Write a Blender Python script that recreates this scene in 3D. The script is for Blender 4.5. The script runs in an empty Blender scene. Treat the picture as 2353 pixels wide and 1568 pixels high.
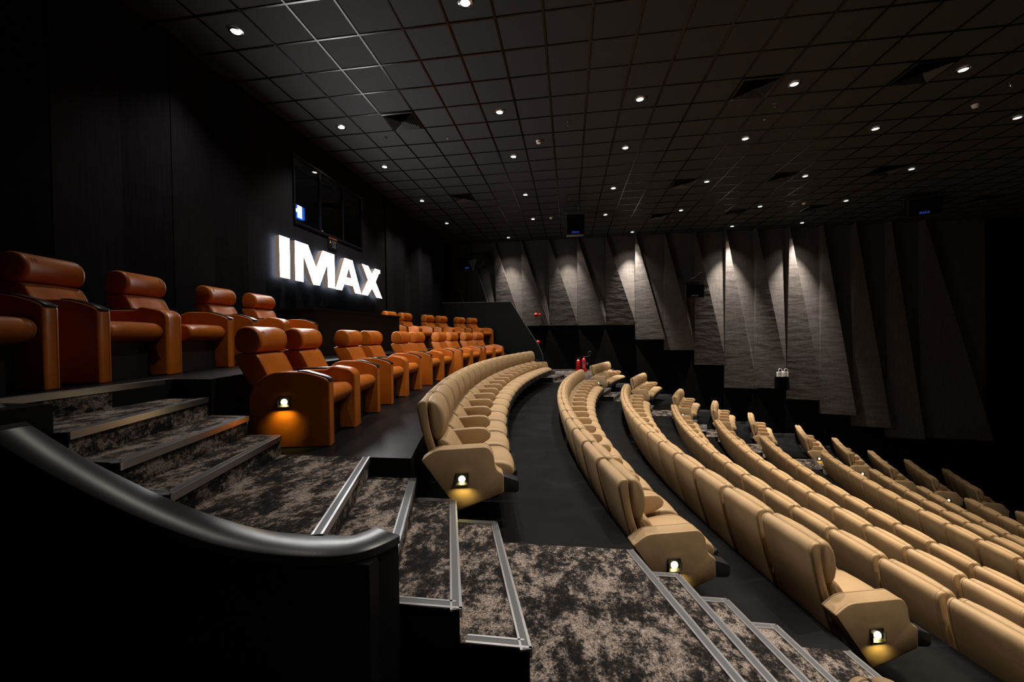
import bpy, bmesh, math, random
from mathutils import Vector, Matrix
random.seed(7)
sc = bpy.context.scene
COL = sc.collection
PI = math.pi

# ------------------------------------------------------------------ camera
FPX, YAW, PITCH, ROLL = 930.387, 0.140967, -0.013084, -0.015189
def cam_axes():
    F = Vector((-math.sin(YAW)*math.cos(PITCH), math.cos(YAW)*math.cos(PITCH), math.sin(PITCH)))
    R0 = Vector((math.cos(YAW), math.sin(YAW), 0)); U0 = R0.cross(F)
    return math.cos(ROLL)*R0+math.sin(ROLL)*U0, -math.sin(ROLL)*R0+math.cos(ROLL)*U0, F
CR, CU, CF = cam_axes()
cd = bpy.data.cameras.new('camera'); cam = bpy.data.objects.new('camera', cd); COL.objects.link(cam)
cd.sensor_width = 36; cd.sensor_fit = 'HORIZONTAL'; cd.lens = FPX/2353*36; cd.clip_start = 0.05; cd.clip_end = 200
cam.matrix_world = Matrix(((CR.x, CU.x, -CF.x, 0), (CR.y, CU.y, -CF.y, 0), (CR.z, CU.z, -CF.z, 0), (0, 0, 0, 1)))
sc.camera = cam
def in_frame(x, y, z, m=120):            # does the photograph show this place at all
    p = Vector((x, y, z)); D = p.dot(CF)
    if D < .2: return False
    a = 1176.5+FPX*p.dot(CR)/D; b = 784-FPX*p.dot(CU)/D
    return -m < a < 2353+m and -m < b < 1568+m

# ------------------------------------------------------------------ world, exposure
w = bpy.data.worlds.new('world'); sc.world = w; w.use_nodes = True
w.node_tree.nodes['Background'].inputs[0].default_value = (0.5, 0.6, 0.8, 1)
w.node_tree.nodes['Background'].inputs[1].default_value = 0.0
vs = sc.view_settings
vs.view_transform = 'Standard'; vs.look = 'None'; vs.exposure = 0.0; vs.gamma = 1.0; vs.use_curve_mapping = False
try:
    sc.cycles.use_denoising = True
    sc.cycles.use_light_tree = True
    sc.cycles.sample_clamp_indirect = 4.0
    sc.cycles.max_bounces = 6
    sc.cycles.caustics_reflective = False; sc.cycles.caustics_refractive = False
except Exception: pass

# power (W) of the ceiling downlights by their column towards the screen
POWER = {-4.18: 85, -1.17: 210, 1.23: 310, 3.61: 480, 6.0: 520, 8.39: 270}
SIGN_E, STEP_W = 30.0, 6.0

# ------------------------------------------------------------------ materials
def mat(name, col, rough=.6, metal=0, spec=.5, emit=None, es=0, build=None):
    m = bpy.data.materials.new(name); m.use_nodes = True
    nt = m.node_tree; b = nt.nodes['Principled BSDF']
    b.inputs['Base Color'].default_value = (*col, 1); b.inputs['Roughness'].default_value = rough
    b.inputs['Metallic'].default_value = metal; b.inputs['Specular IOR Level'].default_value = spec
    if emit: b.inputs['Emission Color'].default_value = (*emit, 1); b.inputs['Emission Strength'].default_value = es
    if build: build(nt, b)
    return m
def N(nt, t, **k):
    n = nt.nodes.new(t)
    for a, v in k.items():
        if a in n.inputs: n.inputs[a].default_value = v
        else: setattr(n, a, v)
    return n
def pos(nt, scale, obj=False):
    t = N(nt, 'ShaderNodeTexCoord'); mp = N(nt, 'ShaderNodeMapping'); mp.inputs['Scale'].default_value = scale
    if obj: nt.links.new(t.outputs['Object'], mp.inputs[0])
    else:
        g = N(nt, 'ShaderNodeNewGeometry'); nt.links.new(g.outputs['Position'], mp.inputs[0])
    return mp
def ramp(nt, fac, stops):
    r = N(nt, 'ShaderNodeValToRGB'); e = r.color_ramp.elements
    while len(e) < len(stops): e.new(.5)
    for i, (p, c) in enumerate(stops): e[i].position = p; e[i].color = (*c, 1)
    nt.links.new(fac, r.inputs[0]); return r
def leather(c1, c2, rough, bs=.12):
    def f(nt, b):
        mp = pos(nt, (1, 1, 1), True)
        n = N(nt, 'ShaderNodeTexNoise', Scale=5.0, Detail=3.0); nt.links.new(mp.outputs[0], n.inputs[0])
        r = ramp(nt, n.outputs[0], [(.3, c1), (.7, c2)]); nt.links.new(r.outputs[0], b.inputs['Base Color'])
        v = N(nt, 'ShaderNodeTexNoise', Scale=260.0, Detail=2.0); nt.links.new(mp.outputs[0], v.inputs[0])
        v2 = N(nt, 'ShaderNodeTexNoise', Scale=9.0, Detail=2.0); nt.links.new(mp.outputs[0], v2.inputs[0])
        ad = N(nt, 'ShaderNodeMath', operation='MULTIPLY_ADD'); ad.inputs[1].default_value = .12
        nt.links.new(v.outputs[0], ad.inputs[0]); nt.links.new(v2.outputs[0], ad.inputs[2])
        bp = N(nt, 'ShaderNodeBump', Strength=bs, Distance=.02); nt.links.new(ad.outputs[0], bp.inputs['Height'])
        nt.links.new(bp.outputs[0], b.inputs['Normal'])
    return f
M = {}
M['tan'] = mat('tan_leather', (.45, .29, .14), .52, build=leather((.356, .236, .118), (.438, .293, .153), .5))
M['tan_seam'] = mat('tan_seam', (.13, .07, .03), .7)
M['orange'] = mat('orange_leather', (.5, .14, .02), .42, spec=.36, build=leather((.42, .108, .006), (.53, .145, .010), .42, .10))
M['orange_seam'] = mat('orange_seam', (.14, .03, .005), .7)
M['black_plastic'] = mat('black_plastic', (.008, .009, .011), .3)
M['frame'] = mat('black_seat_metal', (.008, .008, .009), .5)
def carpet(nt, b):
    mp = pos(nt, (2.1, 1.3, 2.1))
    n = N(nt, 'ShaderNodeTexNoise', Scale=3.0, Detail=10.0, Roughness=.78, Distortion=.1); nt.links.new(mp.outputs[0], n.inputs[0])
    m2 = pos(nt, (1, 1, 1)); s = N(nt, 'ShaderNodeTexNoise', Scale=120.0, Detail=3.0, Roughness=.85); nt.links.new(m2.outputs[0], s.inputs[0])
    l = N(nt, 'ShaderNodeTexNoise', Scale=26.0, Detail=4.0, Roughness=.8); nt.links.new(m2.outputs[0], l.inputs[0])
    a = N(nt, 'ShaderNodeMath', operation='MULTIPLY_ADD'); a.inputs[1].default_value = .42
    nt.links.new(l.outputs[0], a.inputs[0]); nt.links.new(n.outputs[0], a.inputs[2])
    r = ramp(nt, a.outputs[0], [(.615, (.010, .009, .009)), (.68, (.026, .022, .021)), (.715, (.08, .066, .057)), (.765, (.25, .205, .175)), (.86, (.34, .28, .24))])
    m = N(nt, 'ShaderNodeMix', data_type='RGBA', blend_type='MULTIPLY'); m.inputs[0].default_value = 1
    r2 = ramp(nt, s.outputs[0], [(.38, (.2, .2, .2)), (.60, (1.4, 1.4, 1.4))])
    nt.links.new(r.outputs[0], m.inputs[6]); nt.links.new(r2.outputs[0], m.inputs[7]); nt.links.new(m.outputs[2], b.inputs['Base Color'])
    bp = N(nt, 'ShaderNodeBump', Strength=.5, Distance=.004); nt.links.new(s.outputs[0], bp.inputs['Height']); nt.links.new(bp.outputs[0], b.inputs['Normal'])
M['carpet'] = mat('mottled_carpet', (.1, .08, .07), .95, spec=.15, build=carpet)
def vinyl(nt, b):
    mp = pos(nt, (1, 1, 1))
    n = N(nt, 'ShaderNodeTexNoise', Scale=2.2, Detail=8.0, Roughness=.65); nt.links.new(mp.outputs[0], n.inputs[0])
    r = ramp(nt, n.outputs[0], [(.35, (.0035, .0035, .004)), (.60, (.0055, .0055, .006)), (.78, (.014, .014, .015))])
    br = N(nt, 'ShaderNodeTexBrick'); br.offset = .5; br.inputs['Scale'].default_value = 1.0
    br.inputs['Color1'].default_value = br.inputs['Color2'].default_value = (1, 1, 1, 1); br.inputs['Mortar'].default_value = (.45, .45, .45, 1)
    br.inputs['Mortar Size'].default_value = .003; br.inputs['Brick Width'].default_value = .6; br.inputs['Row Height'].default_value = .3
    nt.links.new(mp.outputs[0], br.inputs[0])
    m = N(nt, 'ShaderNodeMix', data_type='RGBA', blend_type='MULTIPLY'); m.inputs[0].default_value = 1
    nt.links.new(r.outputs[0], m.inputs[6]); nt.links.new(br.outputs[0], m.inputs[7]); nt.links.new(m.outputs[2], b.inputs['Base Color'])
    rr = ramp(nt, n.outputs[0], [(.3, (.38, .38, .38)), (.8, (.5, .5, .5))]); nt.links.new(rr.outputs[0], b.inputs['Roughness'])
M['vinyl'] = mat('dark_vinyl_floor', (.02, .02, .02), .5, spec=.17, build=vinyl)
def fabric(c1, c2, vert=60, horiz=2.0, bump=.15):
    def f(nt, b):
        mp = pos(nt, (vert, vert, horiz)); n = N(nt, 'ShaderNodeTexNoise', Scale=1.0, Detail=4.0, Roughness=.7); nt.links.new(mp.outputs[0], n.inputs[0])
        r = ramp(nt, n.outputs[0], [(.3, c1), (.7, c2)]); nt.links.new(r.outputs[0], b.inputs['Base Color'])
        m2 = pos(nt, (1.2, 1.2, 3.5)); n2 = N(nt, 'ShaderNodeTexNoise', Scale=1.3, Detail=2.0); nt.links.new(m2.outputs[0], n2.inputs[0])
        a = N(nt, 'ShaderNodeMath', operation='MULTIPLY_ADD'); a.inputs[1].default_value = .05
        nt.links.new(n.outputs[0], a.inputs[0]); nt.links.new(n2.outputs[0], a.inputs[2])
        bp = N(nt, 'ShaderNodeBump', Strength=bump, Distance=.12); nt.links.new(a.outputs[0], bp.inputs['Height']); nt.links.new(bp.outputs[0], b.inputs['Normal'])
    return f
M['fabric'] = mat('grey_acoustic_fabric', (.1, .09, .08), .9, spec=.2, build=fabric((.036, .032, .029), (.074, .065, .059)))
M['rear_fabric'] = mat('black_wall_fabric', (.02, .02, .02), .9, spec=.1, build=fabric((.0055, .0055, .0072), (.0135, .0130, .0155), 70, 1.5, .08))
M['black_wall'] = mat('black_painted_wall', (.0016, .0016, .0018), .9, spec=.06)
M['black_side'] = mat('black_painted_side', (.004, .0045, .005), .6, spec=.2)
M['rail'] = mat('black_gloss_rail', (.014, .015, .017), .3, spec=.48)
def tile(nt, b):
    mp = pos(nt, (1, 1, 1)); n = N(nt, 'ShaderNodeTexNoise', Scale=120.0, Detail=3.0); nt.links.new(mp.outputs[0], n.inputs[0])
    r = ramp(nt, n.outputs[0], [(.3, (.0155, .0155, .016)), (.7, (.027, .027, .028))]); nt.links.new(r.outputs[0], b.inputs['Base Color'])
M['tile'] = mat('dark_ceiling_tile', (.03, .03, .03), .75, spec=.35, build=tile)
M['tbar'] = mat('black_ceiling_grid', (.0015, .0015, .0015), .24, spec=.34)
M['alu'] = mat('brushed_aluminium', (.62, .62, .64), .35, metal=1)
M['alu_dark'] = mat('ribbed_grey_insert', (.13, .135, .14), .5, metal=.5)
M['trim_white'] = mat('pale_metal_edge', (.72, .69, .63), .4)
M['sign'] = mat('sign_white', (1, 1, 1), .5, emit=(1, 1, 1), es=SIGN_E)
M['sign_back_halo'] = mat('letter_back_added_glow', (1, 1, 1), .5, emit=(.7, .82, 1), es=12)  # glow added behind the letters, imitates the lens halo on the wall
M['sign_side_glow'] = mat('letter_return_added_glow', (.35, .28, .24), .5, emit=(1, .8, .68), es=.10)  # faint glow added to the letter sides, stands in for light on them
M['lamp'] = mat('downlight_glow', (1, 1, 1), .5, emit=(1, .95, .88), es=9)
M['step_bulb'] = mat('step_lamp_glow', (1, 1, 1), .5, emit=(1, .86, .45), es=14)
M['chrome'] = mat('chrome', (.5, .5, .5), .18, metal=1)
M['bezel'] = mat('step_lamp_bezel', (.03, .03, .028), .3, metal=.6)
M['white_plastic'] = mat('white_plastic', (.75, .75, .74), .4)
M['red'] = mat('red_enamel', (.34, .008, .008), .28)
M['red_label'] = mat('red_sign', (.45, .06, .03), .5)
M['yellow'] = mat('yellow_sign', (.75, .5, .03), .5)
M['label_white'] = mat('white_print', (.75, .75, .75), .5)
M['label_grey'] = mat('grey_print', (.22, .22, .24), .5)
M['blue_logo'] = mat('blue_logo', (.03, .08, .5), .4, emit=(.05, .15, .9), es=.35)
M['port_white'] = mat('projector_port_white', (1, 1, 1), .5, emit=(.75, .88, 1), es=6)
M['port_blue'] = mat('projector_port_blue', (0, .1, .5), .5, emit=(.01, .12, .75), es=1.2)
M['purple'] = mat('purple_label', (.12, .03, .25), .4)
def glass(nt, b): b.inputs['Transmission Weight'].default_value = 1; b.inputs['IOR'].default_value = 1.45
M['glass'] = mat('booth_glass', (.8, .85, .9), .02, build=glass)

# ------------------------------------------------------------------ helpers
def new_obj(name, bm, mats, parent=None, smooth=None, loc=None):
    me = bpy.data.meshes.new(name); bmesh.ops.recalc_face_normals(bm, faces=bm.faces); bm.to_mesh(me); bm.free()
    for m in (mats if isinstance(mats, (list, tuple)) else [mats]): me.materials.append(M[m] if isinstance(m, str) else m)
    if smooth is not None:
        for p in me.polygons: p.use_smooth = True
        try: me.set_sharp_from_angle(angle=math.radians(smooth))
        except Exception: pass
    o = bpy.data.objects.new(name, me); COL.objects.link(o)
    if parent: o.parent = parent
    if loc: o.location = loc
    return o
def tag(o, label=None, cat=None, group=None, kind=None):
    if label: o['label'] = label
    if cat: o['category'] = cat
    if group: o['group'] = group
    if kind: o['kind'] = kind
    return o
def thing(name, label, cat, loc=(0, 0, 0), rz=0, group=None):
    o = bpy.data.objects.new(name, None); COL.objects.link(o); o.location = loc; o.rotation_euler = (0, 0, rz)
    o.empty_display_size = .1
    return tag(o, label, cat, group)
def struct(name, bm, mats, **k):
    o = new_obj(name, bm, mats, **k); o['kind'] = 'structure'; return o
def box(bm, x0, x1, y0, y1, z0, z1, mi=0, bev=0):
    vs_ = [bm.verts.new(p) for p in ((x0, y0, z0), (x1, y0, z0), (x1, y1, z0), (x0, y1, z0), (x0, y0, z1), (x1, y0, z1), (x1, y1, z1), (x0, y1, z1))]
    fs = []
    for q in ((0, 3, 2, 1), (4, 5, 6, 7), (0, 1, 5, 4), (1, 2, 6, 5), (2, 3, 7, 6), (3, 0, 4, 7)):
        f = bm.faces.new([vs_[i] for i in q]); f.material_index = mi; fs.append(f)
    if bev:
        es = list({e for f in fs for e in f.edges})
        bmesh.ops.bevel(bm, geom=es, offset=bev, segments=2, affect='EDGES', profile=.5)
    return vs_
def prism(bm, poly, z0, z1, mi=0, side=None):
    """poly: xy outline, extruded from z0 to z1 (z may be lists)"""
    n = len(poly)
    lo = [bm.verts.new((p[0], p[1], z0)) for p in poly]; hi = [bm.verts.new((p[0], p[1], z1)) for p in poly]
    f = bm.faces.new(hi); f.material_index = mi; f = bm.faces.new(lo[::-1]); f.material_index = mi if side is None else side
    for i in range(n):
        f = bm.faces.new((lo[i], lo[(i+1) % n], hi[(i+1) % n], hi[i])); f.material_index = mi if side is None else side
def extr_y(bm, poly, y0, y1, mi=0):
    """poly in x,z extruded along y"""
    n = len(poly)
    a = [bm.verts.new((p[0], y0, p[1])) for p in poly]; b = [bm.verts.new((p[0], y1, p[1])) for p in poly]
    for f in (bm.faces.new(a), bm.faces.new(b[::-1])): f.material_index = mi
    for i in range(n):
        f = bm.faces.new((a[i], b[i], b[(i+1) % n], a[(i+1) % n])); f.material_index = mi
def cyl(bm, c, r, h, axis='Z', seg=20, r2=None, mi=0, caps=True):
    r2 = r if r2 is None else r2
    mats_ = {'Z': Matrix.Identity(3), 'Y': Matrix.Rotation(-PI/2, 3, 'X'), 'X': Matrix.Rotation(PI/2, 3, 'Y')}[axis]
    a = []; b = []
    for i in range(seg):
        t = 2*PI*i/seg
        a.append(bm.verts.new(Vector(c)+mats_ @ Vector((r*math.cos(t), r*math.sin(t), 0))))
        b.append(bm.verts.new(Vector(c)+mats_ @ Vector((r2*math.cos(t), r2*math.sin(t), h))))
    for i in range(seg):
        f = bm.faces.new((a[i], a[(i+1) % seg], b[(i+1) % seg], b[i])); f.material_index = mi
    if caps:
        f = bm.faces.new(a[::-1]); f.material_index = mi; f = bm.faces.new(b); f.material_index = mi
def lathe(bm, c, prof, seg=24, axis='Z', mi=0):
    """prof: list of (r, h)"""
    R = {'Z': Matrix.Identity(3), 'Y': Matrix.Rotation(PI/2, 3, 'X'), 'X': Matrix.Rotation(PI/2, 3, 'Y')}[axis]
    rings = []
    for r, h in prof:
        rings.append([bm.verts.new(Vector(c)+R @ Vector((max(r, 1e-4)*math.cos(2*PI*i/seg), max(r, 1e-4)*math.sin(2*PI*i/seg), h))) for i in range(seg)])
    for a, b in zip(rings, rings[1:]):
        for i in range(seg):
            f = bm.faces.new((a[i], a[(i+1) % seg], b[(i+1) % seg], b[i])); f.material_index = mi
    f = bm.faces.new(rings[0][::-1]); f.material_index = mi; f = bm.faces.new(rings[-1]); f.material_index = mi
def tube(bm, pts, r, seg=8, mi=0):
    pts = [Vector(p) for p in pts]; rings = []
    for i, p in enumerate(pts):
        d = (pts[min(i+1, len(pts)-1)]-pts[max(i-1, 0)]).normalized()
        u = d.cross(Vector((0, 0, 1)))
        if u.length < .1: u = d.cross(Vector((1, 0, 0)))
        u.normalize(); v = d.cross(u)
        rings.append([bm.verts.new(p+r*(math.cos(2*PI*k/seg)*u+math.sin(2*PI*k/seg)*v)) for k in range(seg)])
    for a, b in zip(rings, rings[1:]):
        for k in range(seg):
            f = bm.faces.new((a[k], a[(k+1) % seg], b[(k+1) % seg], b[k])); f.material_index = mi
    bm.faces.new(rings[0][::-1]); bm.faces.new(rings[-1])
def spline(pts, n=3, closed=True):
    out = []; L = len(pts)
    for i in range(L if closed else L-1):
        p = [Vector((*(pts[(i+k) % L] if closed else pts[min(max(i+k, 0), L-1)]), 0)) for k in (-1, 0, 1, 2)]
        for j in range(n):
            t = j/n
            q = .5*((2*p[1])+(-p[0]+p[2])*t+(2*p[0]-5*p[1]+4*p[2]-p[3])*t*t+(-p[0]+3*p[1]-3*p[2]+p[3])*t**3)
            out.append((q.x, q.y))
    if not closed: out.append(tuple(pts[-1]))
    return out
def rpoly(pts, r, n=3):
    """polygon with rounded corners; r one radius or a list"""
    out = []; L = len(pts)
    for i in range(L):
        a, b, c = Vector(pts[i-1]), Vector(pts[i]), Vector(pts[(i+1) % L]); rr = r[i] if isinstance(r, (list, tuple)) else r
        d1 = (a-b); d2 = (c-b); rr = min(rr, d1.length*.45, d2.length*.45); d1.normalize(); d2.normalize()
        p0, p2 = b+d1*rr, b+d2*rr
        for j in range(n+1):
            t = j/n; q = (1-t)**2*p0+2*t*(1-t)*b+t*t*p2; out.append((q.x, q.y))
    return out
def pillow(bm, prof, v0, v1, r, seg=3, mi=0, seam=None, bulge=0.0):
    """closed outline in (u,w), spread across v with rounded edges (upholstery); seam = material index of a stitched line"""
    n = len(prof); P = [Vector(p) for p in prof]
    area = sum(P[i].x*P[(i+1) % n].y-P[(i+1) % n].x*P[i].y for i in range(n))
    if area < 0: P = P[::-1]
    nor = []
    for i in range(n):
        d = (P[(i+1) % n]-P[i-1]); d = d.normalized() if d.length > 1e-9 else Vector((1, 0)); nor.append(Vector((d.y, -d.x)))
    st = []
    for k in range(seg+1):
        a = k/seg*PI/2; st.append((v0+r*(1-math.cos(a)), .6*r*(1-math.sin(a)), 0))
    if seam is not None: st.append((v0+r+.004, .0015, 1))
    if bulge:
        for t in (.2, .5, .8): st.append((v0+r+(v1-v0-2*r)*t, -bulge*math.sin(PI*t), 0))
    if seam is not None: st.append((v1-r-.004, .0015, 0)); 
    for k in range(seg, -1, -1):
        a = k/seg*PI/2; st.append((v1-r*(1-math.cos(a)), .6*r*(1-math.sin(a)), 1 if (k == seg and seam is not None) else 0))
    rings = []
    for v, ins, sm in st: rings.append([bm.verts.new((P[i].x-nor[i].x*ins, v, P[i].y-nor[i].y*ins)) for i in range(n)])
    for q, (a, b) in enumerate(zip(rings, rings[1:])):
        for i in range(n):
            f = bm.faces.new((a[i], a[(i+1) % n], b[(i+1) % n], b[i]))
            f.material_index = seam if (seam is not None and st[q+1][2] == 1) else mi
    f = bm.faces.new(rings[0][::-1]); f.material_index = mi; f = bm.faces.new(rings[-1]); f.material_index = mi
def text_mesh(name, s, size, ext, m, parent=None, matrix=None):
    cu = bpy.data.curves.new(name+'_curve', 'FONT'); cu.body = s; cu.size = size; cu.extrude = ext; cu.align_x = 'CENTER'; cu.align_y = 'CENTER'
    t = bpy.data.objects.new(name+'_tmp', cu); COL.objects.link(t)
    dg = bpy.context.evaluated_depsgraph_get(); me = bpy.data.meshes.new_from_object(t.evaluated_get(dg))
    bpy.data.objects.remove(t); me.materials.clear(); me.materials.append(M[m])
    o = bpy.data.objects.new(name, me); COL.objects.link(o)
    if parent: o.parent = parent
    if matrix is not None: o.matrix_local = matrix
    return o
def copy_tree(o, parent=None):
    c = o.copy(); COL.objects.link(c)
    if parent is not None: c.parent = parent
    for ch in o.children: copy_tree(ch, c)
    return c
ORD = ['first', 'second', 'third', 'fourth', 'fifth', 'sixth', 'seventh', 'eighth', 'ninth', 'tenth', 'eleventh', 'twelfth', 'thirteenth', 'fourteenth', 'fifteenth', 'sixteenth', 'seventeenth', 'eighteenth', 'nineteenth', 'twentieth']
def lamp(name, typ, loc, power, col, parent=None, **k):
    l = bpy.data.lights.new(name, typ); l.energy = power; l.color = col
    for a, v in k.items(): setattr(l, a, v)
    o = bpy.data.objects.new(name, l); COL.objects.link(o); o.location = loc
    if parent: o.parent = parent
    return o

# ------------------------------------------------------------------ dimensions
H = 3.9614; YC = 8.05; XW = -5.05; YF = 16.94; YN = -1.6; XS = 17.2
LV = {-1: -.312, 0: -.904, 1: -1.496, 2: -2.075, 3: -2.515, 4: -3.13, 5: -3.57, 6: -4.015, 7: -4.46, 8: -4.90, 9: -5.34, 10: -5.63, 11: -5.93, 12: -6.25}
EV = {-1: -3.50, 0: -1.83, 1: -.215, 2: 1.14, 3: 2.49, 4: 3.72, 5: 4.96, 6: 6.58, 7: 7.81, 8: 8.97, 9: 10.15, 10: 11.35, 11: 12.6}
RE = 21.0
def edge(k, y): return EV[k]+RE-math.sqrt(RE*RE-(y-YC)**2)

# ------------------------------------------------------------------ shell: floor terraces
def terrace(bm, ya, yb, ks, xstart, n=24, last=None):
    ys = [ya+(yb-ya)*i/n for i in range(n+1)]
    prev = [xstart(y) for y in ys]
    for k in ks:
        z = LV[k]; cur = [edge(k, y) if k in EV else XS for y in ys]; zl = LV.get(k+1, z-.3)
        a = [bm.verts.new((prev[i], ys[i], z)) for i in range(n+1)]; b = [bm.verts.new((cur[i], ys[i], z)) for i in range(n+1)]
        for i in range(n): bm.faces.new((a[i], b[i], b[i+1], a[i+1]))
        if k in EV:
            c = [bm.verts.new((cur[i], ys[i], zl)) for i in range(n+1)]
            for i in range(n): bm.faces.new((b[i], c[i], c[i+1], b[i+1])).material_index = 1
        if k+1 not in ks and k in EV: pass
        prev = cur
    # side skirts
    for yy in (ya, yb):
        px = xstart(yy)
        for k in ks:
            cx = edge(k, yy) if k in EV else XS
            v = [bm.verts.new(p) for p in ((px, yy, LV[k]), (cx, yy, LV[k]), (cx, yy, LV[k]-.75), (px, yy, LV[k]-.75))]
            bm.faces.new(v).material_index = 1
            px = cx
YA0, YA1 = 1.71, 2.87           # near aisle
YM2 = 2*7.845                    # stairs and aisles mirror about this
bm = bmesh.new()
terrace(bm, YA1, YM2-YA1, range(-1, 13), lambda y: XW, 48)
terrace(bm, 14.0, YF, range(2, 13), lambda y: edge(1, y), 10)          # far side block
terrace(bm, YN, 1.55, range(2, 13), lambda y: edge(1, y), 10)          # near side block
# stretches beside the steps: level behind the parapets
for s in (0, 1):
    Y = (lambda y: y) if s == 0 else (lambda y: YM2-y)
    for x0, x1, z in ((XW, -2.62, LV[-1]), (-2.62, -.80, LV[0])):
        prism(bm, [(x0, Y(1.5)), (x1, Y(1.5)), (x1, Y(1.715)), (x0, Y(1.715))], -1.6, z, 0, 1)
    prism(bm, [(XW, Y(1.7)), (-3.1, Y(1.7)), (-3.19, Y(2.88)), (XW, Y(2.88))], -1.6, LV[-1], 0, 1)
for x0, x1, z in ((XW, -2.7, LV[-1]), (-2.7, -1.1, LV[0])):
    prism(bm, [(x0, 13.98), (x1, 13.98), (x1, 15.52), (x0, 15.52)], -1.6, z, 0, 1)
prism(bm, [(XW, .2), (-3.02, .2), (-3.02, 1.51), (XW, 1.51)], -1.6, LV[-1]-.001, 0, 1)
floor = struct('floor', bm, ['vinyl', 'black_side'])
bm = bmesh.new()
box(bm, XW, .0, YN, 1.5, -1.56, -1.496); box(bm, -.9, .0, 13.9, 15.5, -1.56, -1.496); box(bm, XW, .0, 15.5, YF, -1.56, -1.496)
for ya, yb in ((YN, 1.72), (13.97, YF)):
    n = 8; ys = [ya+(yb-ya)*i/n for i in range(n+1)]
    a = [bm.verts.new((0, y, -1.496)) for y in ys]; b = [bm.verts.new((edge(1, y), y, -1.496)) for y in ys]; c = [bm.verts.new((edge(1, y), y, -2.2)) for y in ys]
    for i in range(n): bm.faces.new((a[i], b[i], b[i+1], a[i+1])); bm.faces.new((b[i], c[i], c[i+1], b[i+1]))
struct('floor', bm, ['carpet'])

# ------------------------------------------------------------------ aisle stairs
def steps_list():
    """(z, far-edge x, near-edge x) from the top down; far edge is at y=2.87"""
    L = []
    h = .148
    L += [('T', LV[-1], -3.19, -3.09), (1, LV[0]+3*h, -2.865, -2.51), (1, LV[0]+2*h, -2.517, -2.217), (1, LV[0]+h, -2.235, -1.936), (0, LV[0], -1.506, -1.135)]
    L += [(1, LV[0]-h, -1.141, -.80), (1, LV[0]-2*h, -.836, -.482), (1, LV[0]-3*h, -.535, -.175), (0, LV[1], .416, .76)]
    L += [(1, LV[1]-h, .724, 1.07), (1, LV[1]-2*h, 1.03, 1.37), (1, LV[1]-3*h, 1.332, 1.67), (0, LV[2], 1.77, 2.11)]
    return L
def build_stairs(name, label, mirror):
    root = thing(name, label, 'stairs', (0, 0, 0))
    Y = (lambda y: YM2-y) if mirror else (lambda y: y)
    L = steps_list()
    # further down: generated from the arcs
    for k in range(2, 11):
        x0 = edge(k, YA1); dz = LV[k+1]-LV[k]; n = max(2, round(-dz/.148))
        for j in range(1, n): L.append((1, LV[k]+dz*j/n, x0+.30*j, x0+.30*j+.34))
        xe = edge(k+1, YA1); L.append((0, LV[k+1], xe, xe+.34))
    pf, pn = L[0][2], L[0][3]
    for i, (kind, z, xf, xn) in enumerate(L):
        ya = YA0 if i <= 8 else 1.55
        if mirror and i > 8: ya = 1.86
        if kind != 'T':
            if in_frame((xf+xn)/2, Y(2.3), z, 200):
                bm = bmesh.new()
                q = [(pf-.02, Y(YA1)), (pn-.02, Y(ya)), (xn-.012, Y(ya)), (xf-.012, Y(YA1))]
                lo = LV[1] if i <= 7 else z-.65
                prism(bm, q, lo if i not in (8,) else z-.7, z, 0, 0)
                for f in bm.faces:                     # sides painted black, fronts and tops carpeted
                    c = f.calc_center_median()
                    if abs(c.y-Y(YA1)) < .01 or abs(c.y-Y(ya)) < .01: f.material_index = 1
                o = new_obj('tread', bm, ['carpet', 'black_side'], root)
            else: pf, pn = xf, xn; continue
        else:
            o = None
            bm = bmesh.new(); zr = L[1][1]-.01
            bm.faces.new([bm.verts.new(p) for p in ((xf-.004, Y(YA1), z-.03), (xn-.004, Y(ya), z-.03), (xn-.004, Y(ya), zr), (xf-.004, Y(YA1), zr))])
            o = new_obj('riser', bm, ['carpet'], root)
        # nosing: pale edge, dark ribbed strip, pale edge, short drop at the front
        bm = bmesh.new()
        d = Vector((xn-xf, Y(ya)-Y(YA1))); nrm = Vector((-d.y, d.x)).normalized()
        if nrm.x > 0: nrm = -nrm
        def strip(a, b, w0, w1, z0, z1, mi):
            p = [a+nrm*w0, b+nrm*w0, b+nrm*w1, a+nrm*w1]; prism(bm, [tuple(v) for v in p], z0, z1, mi)
        A, B = Vector((xf, Y(YA1)-(0.0 if not mirror else -0.0))), Vector((xn, Y(ya)))
        strip(A, B, 0, .012, z-.034, z+.006, 2)
        strip(A, B, .012, .042, z-.002, z+.005, 1)
        strip(A, B, .042, .052, z-.002, z+.007, 2)
        if kind == 1:
            for end, other, on in ((A, B, i != 1 and i != 5), (B, A, i in (2, 3, 6, 7) or i > 8)):
                if not on: continue
                s = 1 if (end is A) != mirror else -1          # outward in y
                x1 = end.x; x0 = (pf if end is A else pn)+.012; y = end.y
                y0, y1 = sorted((y, y-s*.012)); prism(bm, [(x0, y0), (x1, y0), (x1, y1), (x0, y1)], z-.034, z+.006, 2)
                y0, y1 = sorted((y-s*.012, y-s*.040)); prism(bm, [(x0, y0), (x1-.012, y0), (x1-.012, y1), (x0, y1)], z-.002, z+.0055, 1)
                y0, y1 = sorted((y-s*.040, y-s*.050)); prism(bm, [(x0, y0), (x1-.04, y0), (x1-.04, y1), (x0, y1)], z-.002, z+.007, 2)
        new_obj('nosing', bm, ['trim_white', 'alu_dark', 'alu'], o if o else root)
        pf, pn = xf, xn
    return root
build_stairs('aisle_stairs', 'mottled carpet aisle stairs with metal nosings, in the foreground beside the curved parapet', False)
build_stairs('aisle_stairs', 'narrow carpeted aisle stairs across the hall, between middle rows and far side block', True)

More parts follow.
